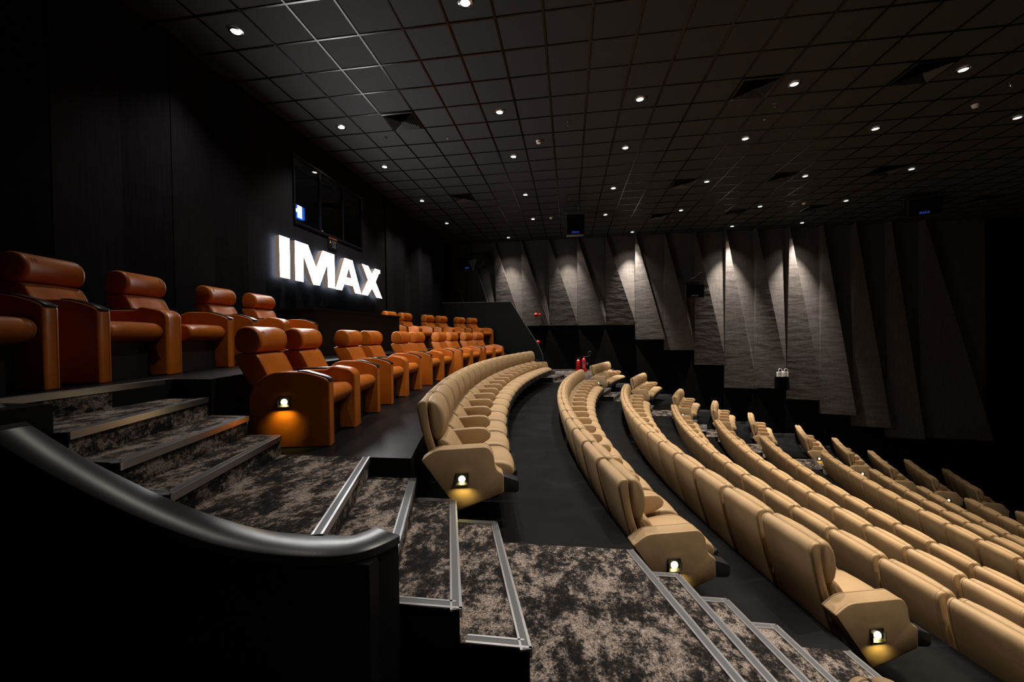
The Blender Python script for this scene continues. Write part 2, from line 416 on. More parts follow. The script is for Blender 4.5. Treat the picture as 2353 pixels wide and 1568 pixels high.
# ------------------------------------------------------------------ walls and ceiling
def rear_wall():
    bm = bmesh.new()
    wy0, wy1, wz0, wz1 = 6.95, 9.4, 2.21, 3.42       # projection window opening
    seams = [YN, -.35, .88, 2.10, 3.33, 4.56, 5.79, wy0, wy1, 10.7, 11.93, 13.16, 14.4, 15.6, YF]
    for a, b in zip(seams, seams[1:]):
        if a == wy0: segs = [(-1.6, wz0), (wz1, H+.1)]
        else: segs = [(-1.6, H+.1)]
        for z0, z1 in segs:
            if b-a < 2 and a < 5 or a > 10:        # fabric panels, each slightly folded about a vertical crease
                m = a+(b-a)*.60; g = .006
                for (p, q, dp, dq) in ((a+g, m, .03, -.10), (m, b-g, -.10, .03)):
                    v = [bm.verts.new(t) for t in ((XW+dp, p, z0), (XW+dq, q, z0), (XW+dq, q, z1), (XW+dp, p, z1))]
                    bm.faces.new(v)
            else:
                v = [bm.verts.new(t) for t in ((XW, a, z0), (XW, b, z0), (XW, b, z1), (XW, a, z1))]; bm.faces.new(v)
    box(bm, XW-.24, XW-.13, YN, wy0, -6.5, H+.3); box(bm, XW-.24, XW-.13, wy1, YF, -6.5, H+.3)
    box(bm, XW-.24, XW-.13, wy0, wy1, -6.5, wz0-.005); box(bm, XW-.24, XW-.13, wy0, wy1, wz1+.005, H+.3)
    struct('wall_rear', bm, ['rear_fabric'])
    # window with booth behind
    bm = bmesh.new()
    t = .04
    box(bm, XW-.02, XW+.03, wy0-t, wy1+t, wz0-t, wz0, 0); box(bm, XW-.02, XW+.03, wy0-t, wy1+t, wz1, wz1+t, 0)
    box(bm, XW-.02, XW+.03, wy0-t, wy0, wz0, wz1, 0); box(bm, XW-.02, XW+.03, wy1, wy1+t, wz0, wz1, 0)
    box(bm, XW-.02, XW+.02, 7.72, 7.76, wz0, wz1, 0); box(bm, XW-.02, XW+.02, 8.55, 8.59, wz0, wz1, 0)
    wn = struct('window_1', bm, ['black_plastic'])
    bm = bmesh.new(); box(bm, XW-.012, XW-.006, wy0, wy1, wz0, wz1); new_obj('glass', bm, ['glass'], wn)
    bm = bmesh.new()
    x0 = XW-.9
    for q in (((x0, wy0-.3, 1.9), (x0, wy1+.3, 1.9), (x0, wy1+.3, 3.9), (x0, wy0-.3, 3.9)), ((x0, wy0-.3, 1.9), (XW-.1, wy0-.3, 1.9), (XW-.1, wy0-.3, 3.9), (x0, wy0-.3, 3.9)),
              ((x0, wy1+.3, 1.9), (XW-.1, wy1+.3, 1.9), (XW-.1, wy1+.3, 3.9), (x0, wy1+.3, 3.9)), ((x0, wy0-.3, 3.9), (XW-.1, wy0-.3, 3.9), (XW-.1, wy1+.3, 3.9), (x0, wy1+.3, 3.9)),
              ((x0, wy0-.3, 1.9), (XW-.1, wy0-.3, 1.9), (XW-.1, wy1+.3, 1.9), (x0, wy1+.3, 1.9))):
        bm.faces.new([bm.verts.new(p) for p in q])
    new_obj('booth_interior', bm, ['black_wall'], wn)
rear_wall()
r_ = thing('projector_port', 'small square projector port glowing white and blue, low left in the booth window', 'projector', (XW-.12, 7.27, 2.47))
bm = bmesh.new(); box(bm, -.06, 0, -.14, .14, -.12, .12, 0); new_obj('port_panel', bm, ['port_blue'], r_)
bm = bmesh.new(); box(bm, .001, .006, -.07, .05, -.115, .115, 0); new_obj('light_window', bm, ['port_white'], r_)
bm = bmesh.new(); box(bm, .001, .007, -.13, -.075, -.02, .04, 0); new_obj('lens_spot', bm, ['port_white'], r_)
bm = bmesh.new(); box(bm, -.5, -.06, -.2, .25, -.2, .2, 0, .01); new_obj('projector_body', bm, ['black_plastic'], r_)
bm = bmesh.new(); box(bm, -.4, -.1, -.05, .05, -.57, -.2, 0); new_obj('stand', bm, ['black_plastic'], r_)

bm = bmesh.new(); box(bm, XW-.1, XS+.1, YF, YF+.12, -6.6, H+.3); struct('wall_far', bm, ['black_wall'])
bm = bmesh.new(); box(bm, XW-.1, XS+.1, YN-.12, YN, -6.6, H+.3); struct('wall_near', bm, ['black_wall'])
bm = bmesh.new(); box(bm, XS, XS+.12, YN, YF, -6.6, H+.3); struct('wall_screen', bm, ['black_wall'])
bm = bmesh.new(); box(bm, XW-.1, XS+.1, YN-.1, YF+.1, H+.006, H+.12); struct('ceiling', bm, ['tile'])
GX, GY = -3.8702, 4.4199
bm = bmesh.new()
for i in range(-2, 36):
    x = GX+.6*i
    if XW < x < XS: box(bm, x-.012, x+.012, YN, YF, H-.004, H+.008)
for j in range(-10, 21):
    y = GY+.6*j
    if YN < y < YF: box(bm, XW, XS, y-.012, y+.012, H-.003, H+.008)
struct('trim_1', bm, ['tbar'])
# baseboard following the terraces along the far wall
bm = bmesh.new()
px = -1.0; pz = LV[1]
for k in range(1, 12):
    ex = edge(k, YF); box(bm, px, ex, YF-.025, YF-.001, LV[k], LV[k]+.07); px = ex
struct('baseboard_far', bm, ['alu_dark'])

# acoustic panels on the far wall: each folded about its diagonal
PXS = [-5.3, -4.18, -3.05, -1.93, -.81, .35, 1.48, 2.63, 3.74, 4.89, 6.0, 7.1, 8.25, 9.4, 10.5, 11.65, 12.75, 14.9]
PZB = [.40, .40, .40, .40, .39, .38, .37, -.23, -.67, -1.26, -2.17, -2.17, -2.60, -3.15, -3.60, -4.0, -4.0]
for i in range(len(PZB)):
    x0, x1, zb = max(PXS[i], XW+.06)+.004, PXS[i+1]-.004, PZB[i]
    bm = bmesh.new(); yw = YF-.005; ya, yb = 16.92, 16.60
    n = 10
    TL, TR, BL, BR = Vector((x0, yb, H)), Vector((x1, ya, H)), Vector((x0, ya, zb)), Vector((x1, yb, zb))
    wTL, wTR, wBL, wBR = [Vector((v.x, yw, v.z)) for v in (TL, TR, BL, BR)]
    TL2, BR2 = Vector((x0, ya-.05, H)), Vector((x1, ya-.05, zb))      # the upper flap lies behind the lower one
    V = {k: bm.verts.new(v) for k, v in dict(TL=TL, TR=TR, BL=BL, BR=BR, TM=TL2, BM=BR2, a=wTL, b=wTR, c=wBL, d=wBR).items()}
    for q in (('TL', 'BL', 'BR'), ('TM', 'BM', 'TR'), ('TL', 'BR', 'BM', 'TM'), ('a', 'c', 'BL', 'TL', 'TM'), ('b', 'd', 'BM', 'TR'), ('c', 'd', 'BM', 'BR', 'BL'), ('a', 'b', 'TR', 'TM')): bm.faces.new([V[k] for k in q])
    o = new_obj('acoustic_panel', bm, ['fabric'])
    tag(o, f'tall diagonally folded grey fabric wall panel, {ORD[i]} from the rear corner of the far wall', 'wall panel', 'folded fabric panels along the far wall')

# ------------------------------------------------------------------ parapets
def parapet_near():
    root = thing('parapet', 'long black curved parapet with glossy sloping cap rail in the left foreground', 'parapet', (0, 0, 0))
    # centre line of the cap: x, y, z
    pts = [(-3.05, 1.532, -.125), (-2.72, 1.532, -.322), (-2.54, 1.532, -.425), (-2.3, 1.532, -.543), (-2.0, 1.532, -.665), (-1.75, 1.532, -.752), (-1.5, 1.532, -.818), (-1.32, 1.532, -.846), (-1.15, 1.532, -.856),
           (-1.03, 1.54, -.859), (-.95, 1.557, -.861), (-.885, 1.59, -.862), (-.845, 1.645, -.863), (-.82, 1.70, -.864)]
    xs = spline([(p[0], p[1]) for p in pts], 4, False); zs = spline([(p[0], p[2]) for p in pts], 4, False)
    P = [Vector((a[0], a[1], 0)) for a in xs]; Z = [b[1] for b in zs]
    wdt = .072
    def side(i, s, extra=0):
        d = (P[min(i+1, len(P)-1)]-P[max(i-1, 0)]).normalized(); nn = Vector((d.y, -d.x, 0))
        return P[i]+nn*s*(wdt+extra)
    for nm, ext, ztop, zbot, m in (('wall_body', 0, -.035, None, 'black_side'), ('cap_rail', .010, 0, -.035, 'rail')):
        bm = bmesh.new(); rows = []
        for i in range(len(P)):
            a, b = side(i, 1, ext), side(i, -1, ext)
            zt = Z[i]+ztop; zb = -1.496 if zbot is None else Z[i]+zbot
            rows.append([bm.verts.new((a.x, a.y, zb)), bm.verts.new((a.x, a.y, zt-.003)), bm.verts.new((a.x*.97+b.x*.03, a.y*.97+b.y*.03, zt)), bm.verts.new((b.x*.97+a.x*.03, b.y*.97+a.y*.03, zt)), bm.verts.new((b.x, b.y, zt-.003)), bm.verts.new((b.x, b.y, zb))])
        for r0, r1 in zip(rows, rows[1:]):
            for k in range(6): bm.faces.new((r0[k], r0[(k+1) % 6], r1[(k+1) % 6], r1[k]))
        bm.faces.new(rows[0]); bm.faces.new(rows[-1][::-1])
        new_obj(nm, bm, [m], root, smooth=40)
parapet_near()
def parapet_far():
    root = thing('parapet', 'tall black parapet with slanting pale-edged top beside the far aisle', 'parapet', (0, 0, 0))
    prof = [(XW+.06, 1.36), (-2.23, 1.33), (-1.53, .19), (-1.195, -.35), (-1.08, -.60), (-1.025, -.77), (-1.005, -1.09)]
    bm = bmesh.new(); y0, y1 = 15.60, 15.70
    extr_y(bm, [(p[0]-.012, p[1]-.012) for p in prof]+[(-1.017, -1.496), (XW+.06, -1.496)], y0, y1)
    new_obj('wall_body', bm, ['black_side'], root)
    bm = bmesh.new()
    for a, b in zip(prof, prof[1:]):
        d = Vector((b[0]-a[0], b[1]-a[1])).normalized(); nn = Vector((-d.y, d.x))*-.02
        if nn.y > 0: nn = -nn
        p = [a, b, (b[0]+nn.x, b[1]+nn.y), (a[0]+nn.x, a[1]+nn.y)]; extr_y(bm, p, y0-.01, y1+.01)
    new_obj('cap_rail', bm, ['alu_dark'], root)
parapet_far()
# equipment plinth under the sign
root = thing('equipment_plinth', 'black boxed plinth below the glowing letters, between the groups of back-row recliners', 'plinth', (0, 0, 0))
bm = bmesh.new(); prism(bm, [(XW+.06, 6.33), (-4.22, 6.28), (-4.2, 9.62), (XW+.06, 9.62)], LV[-1], .49); new_obj('cabinet_body', bm, ['black_side'], root)
bm = bmesh.new(); prism(bm, [(XW+.06, 6.30), (-4.20, 6.25), (-4.17, 9.65), (XW+.06, 9.65)], .49, .525); new_obj('plinth_top', bm, ['black_side'], root)

# ------------------------------------------------------------------ IMAX sign
sign = thing('illuminated_sign', 'large glowing white IMAX letters mounted on the dark rear wall', 'sign', (XW, 0, 0))
LET = {
 'I': [[(6.337, 1.785), (6.593, 1.785), (6.585, 1.07), (6.337, 1.07)]],
 'M': [[(6.735, 1.785), (7.105, 1.785), (7.345, 1.39), (7.565, 1.77), (7.976, 1.77), (7.976, 1.055), (7.735, 1.055), (7.725, 1.53), (7.445, 1.055), (7.245, 1.055), (6.965, 1.57), (6.955, 1.065), (6.728, 1.065)]],
 'A': [[(8.37, 1.775), (8.54, 1.775), (8.54, 1.60), (8.425, 1.355), (8.54, 1.355), (8.54, 1.195), (8.336, 1.195), (8.245, 1.05), (8.0, 1.05)],
       [(8.54, 1.775), (8.70, 1.775), (9.06, 1.045), (8.80, 1.045), (8.71, 1.195), (8.54, 1.195), (8.54, 1.355), (8.655, 1.355), (8.54, 1.60)]],
 'X': [[(9.14, 1.775), (9.435, 1.775), (9.61, 1.60), (9.79, 1.765), (10.07, 1.765), (9.80, 1.43), (10.15, 1.04), (9.845, 1.04), (9.61, 1.25), (9.39, 1.045), (9.09, 1.045), (9.42, 1.43)]]}
for ch, polys in LET.items():
    bm = bmesh.new()
    for poly in polys:
        a = [bm.verts.new((.055, y, z)) for y, z in poly]; b = [bm.verts.new((.15, y, z)) for y, z in poly]
        bm.faces.new(b); bm.faces.new(a[::-1]).material_index = 2
        for i in range(len(a)):
            if ch == 'A' and abs(poly[i][0]-8.54) < 1e-3 and abs(poly[(i+1) % len(a)][0]-8.54) < 1e-3: continue
            bm.faces.new((a[i], a[(i+1) % len(a)], b[(i+1) % len(a)], b[i])).material_index = 1
    new_obj('letter', bm, ['sign', 'sign_side_glow', 'sign_back_halo'], sign)
bm = bmesh.new(); lathe(bm, (.03, 10.155, 1.73), [(.035, 0), (.035, .06)], 16, 'X'); new_obj('registered_mark', bm, ['sign'], sign)
# warning notice
r_ = thing('warning_notice', 'small black WARNING notice with red header under the booth window', 'notice', (XW+.012, 8.15, 2.07))
bm = bmesh.new(); box(bm, 0, .008, -.165, .165, -.15, .15); new_obj('notice_board', bm, ['black_plastic'], r_)
bm = bmesh.new(); box(bm, .008, .011, -.155, .155, .07, .14); o = new_obj('notice_header', bm, ['red_label'], r_)
MX = Matrix.Translation((.012, 0, .105)) @ Matrix(((0, 0, 1, 0), (1, 0, 0, 0), (0, 1, 0, 0), (0, 0, 0, 1)))
text_mesh('notice_lettering', 'WARNING', .062, .0006, 'label_white', r_, MX)
bm = bmesh.new(); v = [bm.verts.new(p) for p in ((.011, -.13, -.03), (.011, -.07, -.03), (.011, -.10, .03))]; bm.faces.new(v); new_obj('warning_triangle', bm, ['yellow'], r_)
bm = bmesh.new()
for q in range(5): box(bm, .008, .010, -.03, .13-.02*(q % 3), .02-.032*q, .030-.032*q)
new_obj('small_print', bm, ['label_grey'], r_)

# ------------------------------------------------------------------ seats
PITCH_S = .556
def tan_seat(kind):
    """kind: 'mid' (armrest on near side), 'near' (lit panel near side), 'last' adds a far armrest / panel"""
    r = thing('cinema_chair', 'tan seat', 'chair')
    sq = lambda pts: [(u, w if w < .45 else .45+(w-.45)*.91) for u, w in pts]
    W2 = .255
    bm = bmesh.new()
    shell = spline([(-.165, .30), (-.235, .50), (-.30, .74), (-.338, .93), (-.345, 1.00), (-.325, 1.045), (-.285, 1.055), (-.268, 1.03), (-.262, .93), (-.235, .76), (-.175, .55), (-.09, .34), (-.12, .29)], 3)
    pillow(bm, sq(shell), -.259, .259, .022, 3, 0, 1); new_obj('backrest_shell', bm, ['tan', 'tan_seam'], r, smooth=50)
    bm = bmesh.new()
    head = spline([(-.262, 1.045), (-.215, 1.058), (-.165, 1.01), (-.135, .92), (-.128, .83), (-.145, .745), (-.185, .705), (-.228, .735), (-.252, .85), (-.264, .96)], 3)
    pillow(bm, sq(head), -.252, .252, .05, 4, 0, 1, .010); new_obj('head_cushion', bm, ['tan', 'tan_seam'], r, smooth=50)
    bm = bmesh.new()
    lum = spline([(-.205, .71), (-.16, .73), (-.10, .69), (-.045, .595), (.01, .485), (-.005, .445), (-.12, .44), (-.17, .56)], 3)
    pillow(bm, sq(lum), -.24, .24, .04, 4, 0, 1, .012); new_obj('back_cushion', bm, ['tan', 'tan_seam'], r, smooth=50)
    bm = bmesh.new()
    seat = spline([(-.09, .425), (.05, .475), (.22, .50), (.33, .495), (.395, .46), (.415, .41), (.40, .365), (.36, .345), (.2, .355), (-.04, .33), (-.10, .37)], 3)
    pillow(bm, seat, -.24, .24, .04, 4, 0, 1, .010); new_obj('seat_cushion', bm, ['tan', 'tan_seam'], r, smooth=50)
    bm = bmesh.new()
    pillow(bm, rpoly([(-.15, .30), (-.05, .345), (.35, .345), (.425, .43), (.435, .41), (.425, .30), (.30, .285), (.0, .27)], .012, 2), -.24, .24, .008, 2)
    new_obj('seat_frame', bm, ['frame'], r, smooth=40)
    bm = bmesh.new()
    box(bm, -.05, .10, -.03, .03, .015, .30); box(bm, -.14, .20, -.06, .06, 0, .02)
    new_obj('leg', bm, ['frame'], r)
    def arm(v):
        bm = bmesh.new()
        p = rpoly([(-.17, .60), (-.13, .645), (.10, .66), (.20, .655), (.245, .60), (.235, .555), (.17, .515), (.02, .465), (-.08, .43), (-.12, .47)], [.02, .03, .05, .06, .05, .03, .05, .05, .02, .02], 3)
        pillow(bm, p, v-.031, v+.031, .018, 3, 0, 1); return new_obj('armrest', bm, ['tan', 'tan_seam'], r, smooth=50)
    def panel(v0, v1, lit):
        bm = bmesh.new()
        p = rpoly([(-.30, .58), (-.195, .655), (.195, .665), (.238, .61), (.255, .49), (.315, .45), (.315, .31), (-.03, .185)], [.015, .05, .06, .05, .04, .02, .012, .012], 3)
        pillow(bm, p, v0, v1, .012, 3, 0, 1); pn = new_obj('side_panel', bm, ['tan', 'tan_seam'], r, smooth=50)
        if lit: step_lamp(pn, (0, v0, .43))
    hp = .278
    if 'near' in kind:
        panel(-hp-.128, -hp-.004, True)
        bm = bmesh.new(); pillow(bm, rpoly([(.30, .31), (.41, .30), (.43, .315), (.43, .39), (.30, .44)], .012, 2), -hp-.115, -hp-.01, .006, 2)
        new_obj('front_bracket', bm, ['frame'], r, smooth=40)
    else: arm(-hp)
    if 'lastarm' in kind: arm(hp-.002)
    if 'far' in kind: panel(hp+.002, hp+.11, False)
    return r
def step_lamp(par, at, s=1.0):
    x, y, z = at
    bm = bmesh.new()
    box(bm, x-.05*s, x+.05*s, y-.006, y+.002, z-.038*s, z+.042*s, 0, .002)
    # hood: side cheeks and lower lip
    box(bm, x-.05*s, x-.044*s, y-.022, y-.005, z-.038*s, z+.02*s); box(bm, x+.044*s, x+.05*s, y-.022, y-.005, z-.038*s, z+.02*s)
    o = new_obj('step_light', bm, ['bezel'], par)
    bm = bmesh.new(); box(bm, x-.05*s, x+.05*s, y-.024, y-.004, z-.042*s, z-.037*s); new_obj('light_lip', bm, ['chrome'], par)
    bm = bmesh.new(); lathe(bm, (x, y-.004, z), [(.026*s, 0), (.024*s, .008), (.016*s, .016), (.004, .019)], 16, 'Y'); new_obj('bulb', bm, ['step_bulb'], o, smooth=60)
    l = lamp('step_glow', 'SPOT', (x, y-.030, z-.02*s), STEP_W, (1, .80, .27), o, spot_size=math.radians(125), spot_blend=.7, shadow_soft_size=.01)
    l.rotation_euler = (math.radians(38), 0, 0)
    return o
protos = {k: tan_seat(k) for k in ('mid', 'near', 'mid_lastarm', 'mid_far')}
used = set()
def put_seat(kind, x, y, z, phi, label, group):
    o = protos[kind] if kind not in used else copy_tree(protos[kind])
    used.add(kind); o.location = (x, y, z); o.rotation_euler = (0, 0, phi); o['label'] = label; o['group'] = group
    return o
SV = {1: -1.44, 2: .10, 3: 1.46, 4: 2.82, 5: 4.05, 6: 5.29, 7: 6.92, 8: 8.15, 9: 9.33, 10: 10.5, 11: 11.7}   # row vertex at the middle
RS = 21.0
ROWN = ['', 'top tan row']+[f'{ORD[k-1]} tan row down' for k in range(2, 12)]
for k in range(1, 12):
    z = LV[k]; y0 = {1: 3.05, 2: 3.11}.get(k, 3.19); n_ = 17
    ta, tb = math.asin((YC-y0)/RS), math.asin((YC-12.64)/RS)
    for j in range(n_):
        th = ta+(tb-ta)*(j+.5)/n_; x = SV[k]+RS*(1-math.cos(th)); y = YC-RS*math.sin(th)
        if not (in_frame(x-.3, y, z+1.0, 140) or in_frame(x, y, z+.4, 140)): continue
        kind = 'near' if j == 0 else ('mid_far' if j == n_-1 else 'mid')
        nm = f'tan leather seat {ORD[n_-1-j]} from the far aisle, {ROWN[k]}'
        put_seat(kind, x, y, z, th, nm, 'tan leather seats in the curved middle rows')
    if k >= 2:
        a0 = math.asin((14.10-YC)/RS)
        for j in range(4):
            th = -(a0+(j+.5)*.553/RS); x = SV[k]+RS*(1-math.cos(th)); y = YC-RS*math.sin(th)
            if not in_frame(x-.3, y, z+1.0, 60): continue
            put_seat('near' if j == 0 else ('mid_lastarm' if j == 3 else 'mid'), x, y, z, th,
                     f'tan seat {ORD[j]} from the aisle in the far side block, {ROWN[k]}', 'tan seats of the far side block')
# the near side block: only its last seat reaches the bottom edge of the picture
for j in range(1):
    y = 1.24-.55*j; th = math.asin((YC-y)/RS); put_seat('mid_lastarm', SV[2]+RS*(1-math.cos(th)), y, LV[2], th,
        'tan seat of the near side block, ' + ('its top at the bottom edge beside the stairs' if j == 0 else 'one place further from the stairs'), 'tan seats of the near side block')

# orange recliners
def recliner(inner):
    """origin at the middle of the seat's arm-front line; inner = side (+1/-1) of the shared console, which seat -1.. owns"""
    r = thing('recliner', 'orange recliner', 'recliner')
    arm_p = lambda: rpoly([(0, .0), (0, .555), (-.05, .585), (-.20, .632), (-.45, .637), (-.56, .58), (-.645, .46), (-.655, .0)], [.01, .03, .03, .06, .10, .10, .08, .01], 4)
    S = .285
    outer = -inner
    # outer arm
    a, b = sorted((outer*S, outer*(S+.115)))
    bm = bmesh.new(); pillow(bm, arm_p(), a, b, .022, 3, 0, 1); ao = new_obj('armrest', bm, ['orange', 'orange_seam'], r, smooth=50)
    bm = bmesh.new(); m_ = (a+b)/2
    tr = rpoly([(.004, .545), (.004, .563), (-.05, .592), (-.20, .638), (-.26, .640), (-.26, .628), (-.06, .57)], .006, 2); pillow(bm, tr, m_-.044, m_+.044, .006, 2); new_obj('cup_tray', bm, ['black_plastic'], r, smooth=40)
    if inner > 0:      # shared console belongs to the seat on its near side
        a, b = S, S+.21
        bm = bmesh.new(); pillow(bm, rpoly([(0, .0), (0, .55), (-.05, .60), (-.22, .632), (-.27, .60), (-.54, .60), (-.63, .50), (-.655, .0)], [.01, .05, .05, .04, .03, .06, .08, .01], 4), a+.002, b-.002, .03, 3, 0, 1)
        new_obj('console', bm, ['orange', 'orange_seam'], r, smooth=50)
        bm = bmesh.new(); box(bm, -.54, -.28, a+.03, b-.03, .596, .614, 0, .006); new_obj('tray_table', bm, ['black_plastic'], r)
    bm = bmesh.new()
    pillow(bm, spline([(-.09, .315), (-.035, .345), (-.015, .41), (-.05, .462), (-.12, .475), (-.35, .455), (-.56, .43), (-.58, .36), (-.50, .31), (-.2, .30)], 3), -.278, .278, .03, 4, 0, 1, .004)
    new_obj('seat_cushion', bm, ['orange', 'orange_seam'], r, smooth=50)
    bm = bmesh.new()
    pillow(bm, spline([(-.845, .775), (-.70, .785), (-.645, .765), (-.60, .68), (-.545, .56), (-.49, .44), (-.52, .38), (-.64, .36), (-.70, .48), (-.78, .62)], 3), -.245, .245, .025, 4, 0, 1, .004)
    new_obj('back_cushion', bm, ['orange', 'orange_seam'], r, smooth=50)
    bm = bmesh.new()
    pillow(bm, spline([(-.81, .80), (-.72, .785), (-.655, .80), (-.618, .86), (-.622, .94), (-.665, 1.0), (-.735, 1.022), (-.80, 1.0), (-.835, .935), (-.837, .855)], 3), -.25, .25, .035, 4, 0, 1)
    new_obj('headrest', bm, ['orange', 'orange_seam'], r, smooth=50)
    bm = bmesh.new(); box(bm, -.60, -.14, -.26, .26, .0, .30); box(bm, -.65, -.60, -.26, .26, .05, .36); new_obj('base', bm, ['frame'], r)
    return r
rp = {1: recliner(1), -1: recliner(-1)}
rused = set()
later = []
def put_recliner(V, z, yc, inner, label, group, num=None, lit=False, R=21.0):
    ys_ = yc-inner*.39
    th = math.asin((YC-ys_)/(R)); x = V+R*(1-math.cos(th))
    o = rp[inner] if inner not in rused else copy_tree(rp[inner]); rused.add(inner)
    o.location = (x, YC-R*math.sin(th), z); o.rotation_euler = (0, 0, th); o['label'] = label; o['group'] = group
    later.append((o, inner, num, lit))
    return o
def dress(o, inner, num, lit):
    if num:
        hr = [c for c in o.children if c.name.startswith('headrest')][0]
        mx = Matrix.Translation((-.634, -.17 if inner > 0 else .17, .955)) @ Matrix(((0, 0, 1, 0), (1, 0, 0, 0), (0, 1, 0, 0), (0, 0, 0, 1)))
        mx = mx @ Matrix.Rotation(-.42, 4, 'X')
        text_mesh('seat_number', num, .055, .004, 'orange_seam', hr, mx)
    if lit:
        ap = [c for c in o.children if c.name.startswith('armrest')][0]
        step_lamp(ap, (-.36, -.40, .385))
for i, pc in enumerate((3.90, 5.92, 8.03, 10.12, 11.9)):
    for q in (1, -1):
        n = 2*i+(0 if q == 1 else 1)
        put_recliner(-2.57, LV[0], pc, q, f'orange recliner {ORD[n]} from the near stairs, front orange row', 'orange recliners of the front orange row', str(10-n), n == 0)
for i, pc in enumerate((1.50, 3.42, 5.42, 10.68, 12.70, 14.6)):
    for q in (1, -1):
        if i == 0 and q == 1: continue
        if i < 3:
            n = 2*i+(0 if q == 1 else 1)-1
            nm = f'orange recliner on the back row, {ORD[n]} from the left picture edge'
            num = str(11-n)
        else:
            n = 2*(i-3)+(0 if q == 1 else 1); nm = f'orange recliner on the back row right of the plinth, {ORD[n]} from the plinth'; num = str(6-n) if n < 6 else None
        if i == 2 and q == -1: nm = 'orange recliner on the back row directly left of the black plinth'
        put_recliner(-4.20, LV[-1], pc-(.09 if q == 1 and i < 3 else 0), q, nm, 'orange recliners of the back row', num)

for a in later: dress(*a)

# ------------------------------------------------------------------ ceiling fittings
DL = [(-4.18, 4.7), (-1.17, 4.73), (-1.17, 7.11), (-4.18, 7.12), (-4.18, 8.92), (-1.17, 8.91), (1.23, 7.12), (1.23, 8.91), (3.61, 7.1), (6.0, 7.14), (3.61, 8.92), (6.0, 8.93), (8.39, 8.93), (3.61, 11.26), (6.0, 11.32), (8.39, 11.31),
      (-1.17, 11.37), (-4.18, 11.32), (1.23, 11.3), (3.61, 13.73), (6.0, 13.79), (8.39, 13.69), (-4.18, 13.72), (-1.17, 13.78), (1.23, 13.74), (-2.38, 16.19), (.02, 16.2), (2.47, 16.27), (6.06, 16.16), (8.45, 16.16),
      (1.23, 4.72), (3.61, 4.72), (6.0, 4.72), (8.39, 7.12), (8.39, 4.72), (3.61, 2.3), (6.0, 2.3), (1.23, 2.3)]
ROWD = {2: 'the row above the near aisle', 5: 'the nearest visible cross row', 7: 'the second cross row', 9: 'the third cross row', 11: 'the fourth cross row', 14: 'the fifth cross row', 16: 'the row along the far wall'}
COLD = {-4.18: 'nearest the rear wall', -1.17: 'second column from the rear wall', 1.23: 'third column from the rear wall', 3.61: 'fourth column from the rear wall', 6.0: 'fifth column from the rear wall', 8.39: 'sixth column from the rear wall'}
proto = None
def mk_downlight():
    r = thing('downlight', 'x', 'downlight')
    bm = bmesh.new()
    seg = 24
    prof = [(.062, .004), (.085, .0), (.088, -.006), (.060, -.014), (.052, -.004)]
    rings = [[bm.verts.new((a*math.cos(2*PI*i/seg), a*math.sin(2*PI*i/seg), h)) for i in range(seg)] for a, h in prof]
    for a, b in zip(rings, rings[1:]):
        for i in range(seg): bm.faces.new((a[i], a[(i+1) % seg], b[(i+1) % seg], b[i]))
    new_obj('trim_ring', bm, ['chrome'], r, smooth=50)
    bm = bmesh.new(); cyl(bm, (0, 0, -.008), .054, .006, seg=20); new_obj('diffuser', bm, ['lamp'], r)
    return r
wall_i = 0
for i, (x, y) in enumerate(DL):
    vis = in_frame(x, y, H, 6)
    if proto is None: proto = mk_downlight(); o = proto
    else: o = copy_tree(proto) if vis else None
    wl = y > 15
    if o is not None:
        o.location = (x, y, H-.004)
        if wl: wall_i += 1; lb = f'small recessed ceiling downlight close to the far wall, {ORD[wall_i-1]} from the rear corner'
        else: lb = f'small recessed ceiling downlight, {COLD[x]}, in {ROWD[5 if y < 6 else 7 if y < 8 else 9 if y < 10 else 11 if y < 12 else 14]}'
        tag(o, lb, 'downlight', 'recessed ceiling downlights')
    else:
        o = copy_tree(proto); o.location = (x, y, H-.004)
        tag(o, f'recessed downlight outside the picture, {COLD[x]}, {"second" if y < 3 else "third" if y > 6 else "first"} above the top edge', 'downlight', 'recessed ceiling downlights')
    pw = (4200 if x > 2 else 2000) if wl else POWER[min(POWER, key=lambda k: abs(k-x))]*(1.5 if y < 5 and -2 < x < 2 else 1)
    if (x, y) == (-4.18, 4.7): pw = 150
    l = lamp('beam', 'SPOT', (0, 0, -.03), pw, (1, .84, .64) if x > 3 and not wl else (1, .91, .82), o, spot_size=math.radians(52 if wl else 102 if x < 0 else 52 if y > 13 else 74), spot_blend=1 if wl or x < 0 or y > 13 else .8, shadow_soft_size=.035)
    if wl: l.rotation_euler = (math.radians(9), 0, 0)         # tilted to wash the wall

# air diffusers
def mk_vent():
    r = thing('air_diffuser', 'x', 'air vent')
    bm = bmesh.new()
    def ring(s0, z0, s1, z1):
        a = [bm.verts.new((sx*s0, sy*s0, z0)) for sx, sy in ((-1, -1), (1, -1), (1, 1), (-1, 1))]; b = [bm.verts.new((sx*s1, sy*s1, z1)) for sx, sy in ((-1, -1), (1, -1), (1, 1), (-1, 1))]
        for i in range(4): bm.faces.new((a[i], a[(i+1) % 4], b[(i+1) % 4], b[i]))
    ring(.29, -.010, .255, -.016); ring(.29, -.010, .29, 0)
    new_obj('vent_frame', bm, ['tbar'], r)
    bm = bmesh.new()
    for q in range(6):
        s = .245-.038*q; ring(s, -.032, s-.030, -.004)
    s = .02; ring(s, -.03, .001, -.03)
    new_obj('louvre', bm, ['rail'], r)
    bm = bmesh.new(); box(bm, -.25, .25, -.25, .25, -.003, -.001); new_obj('backing', bm, ['black_wall'], r)
    return r
vp = None
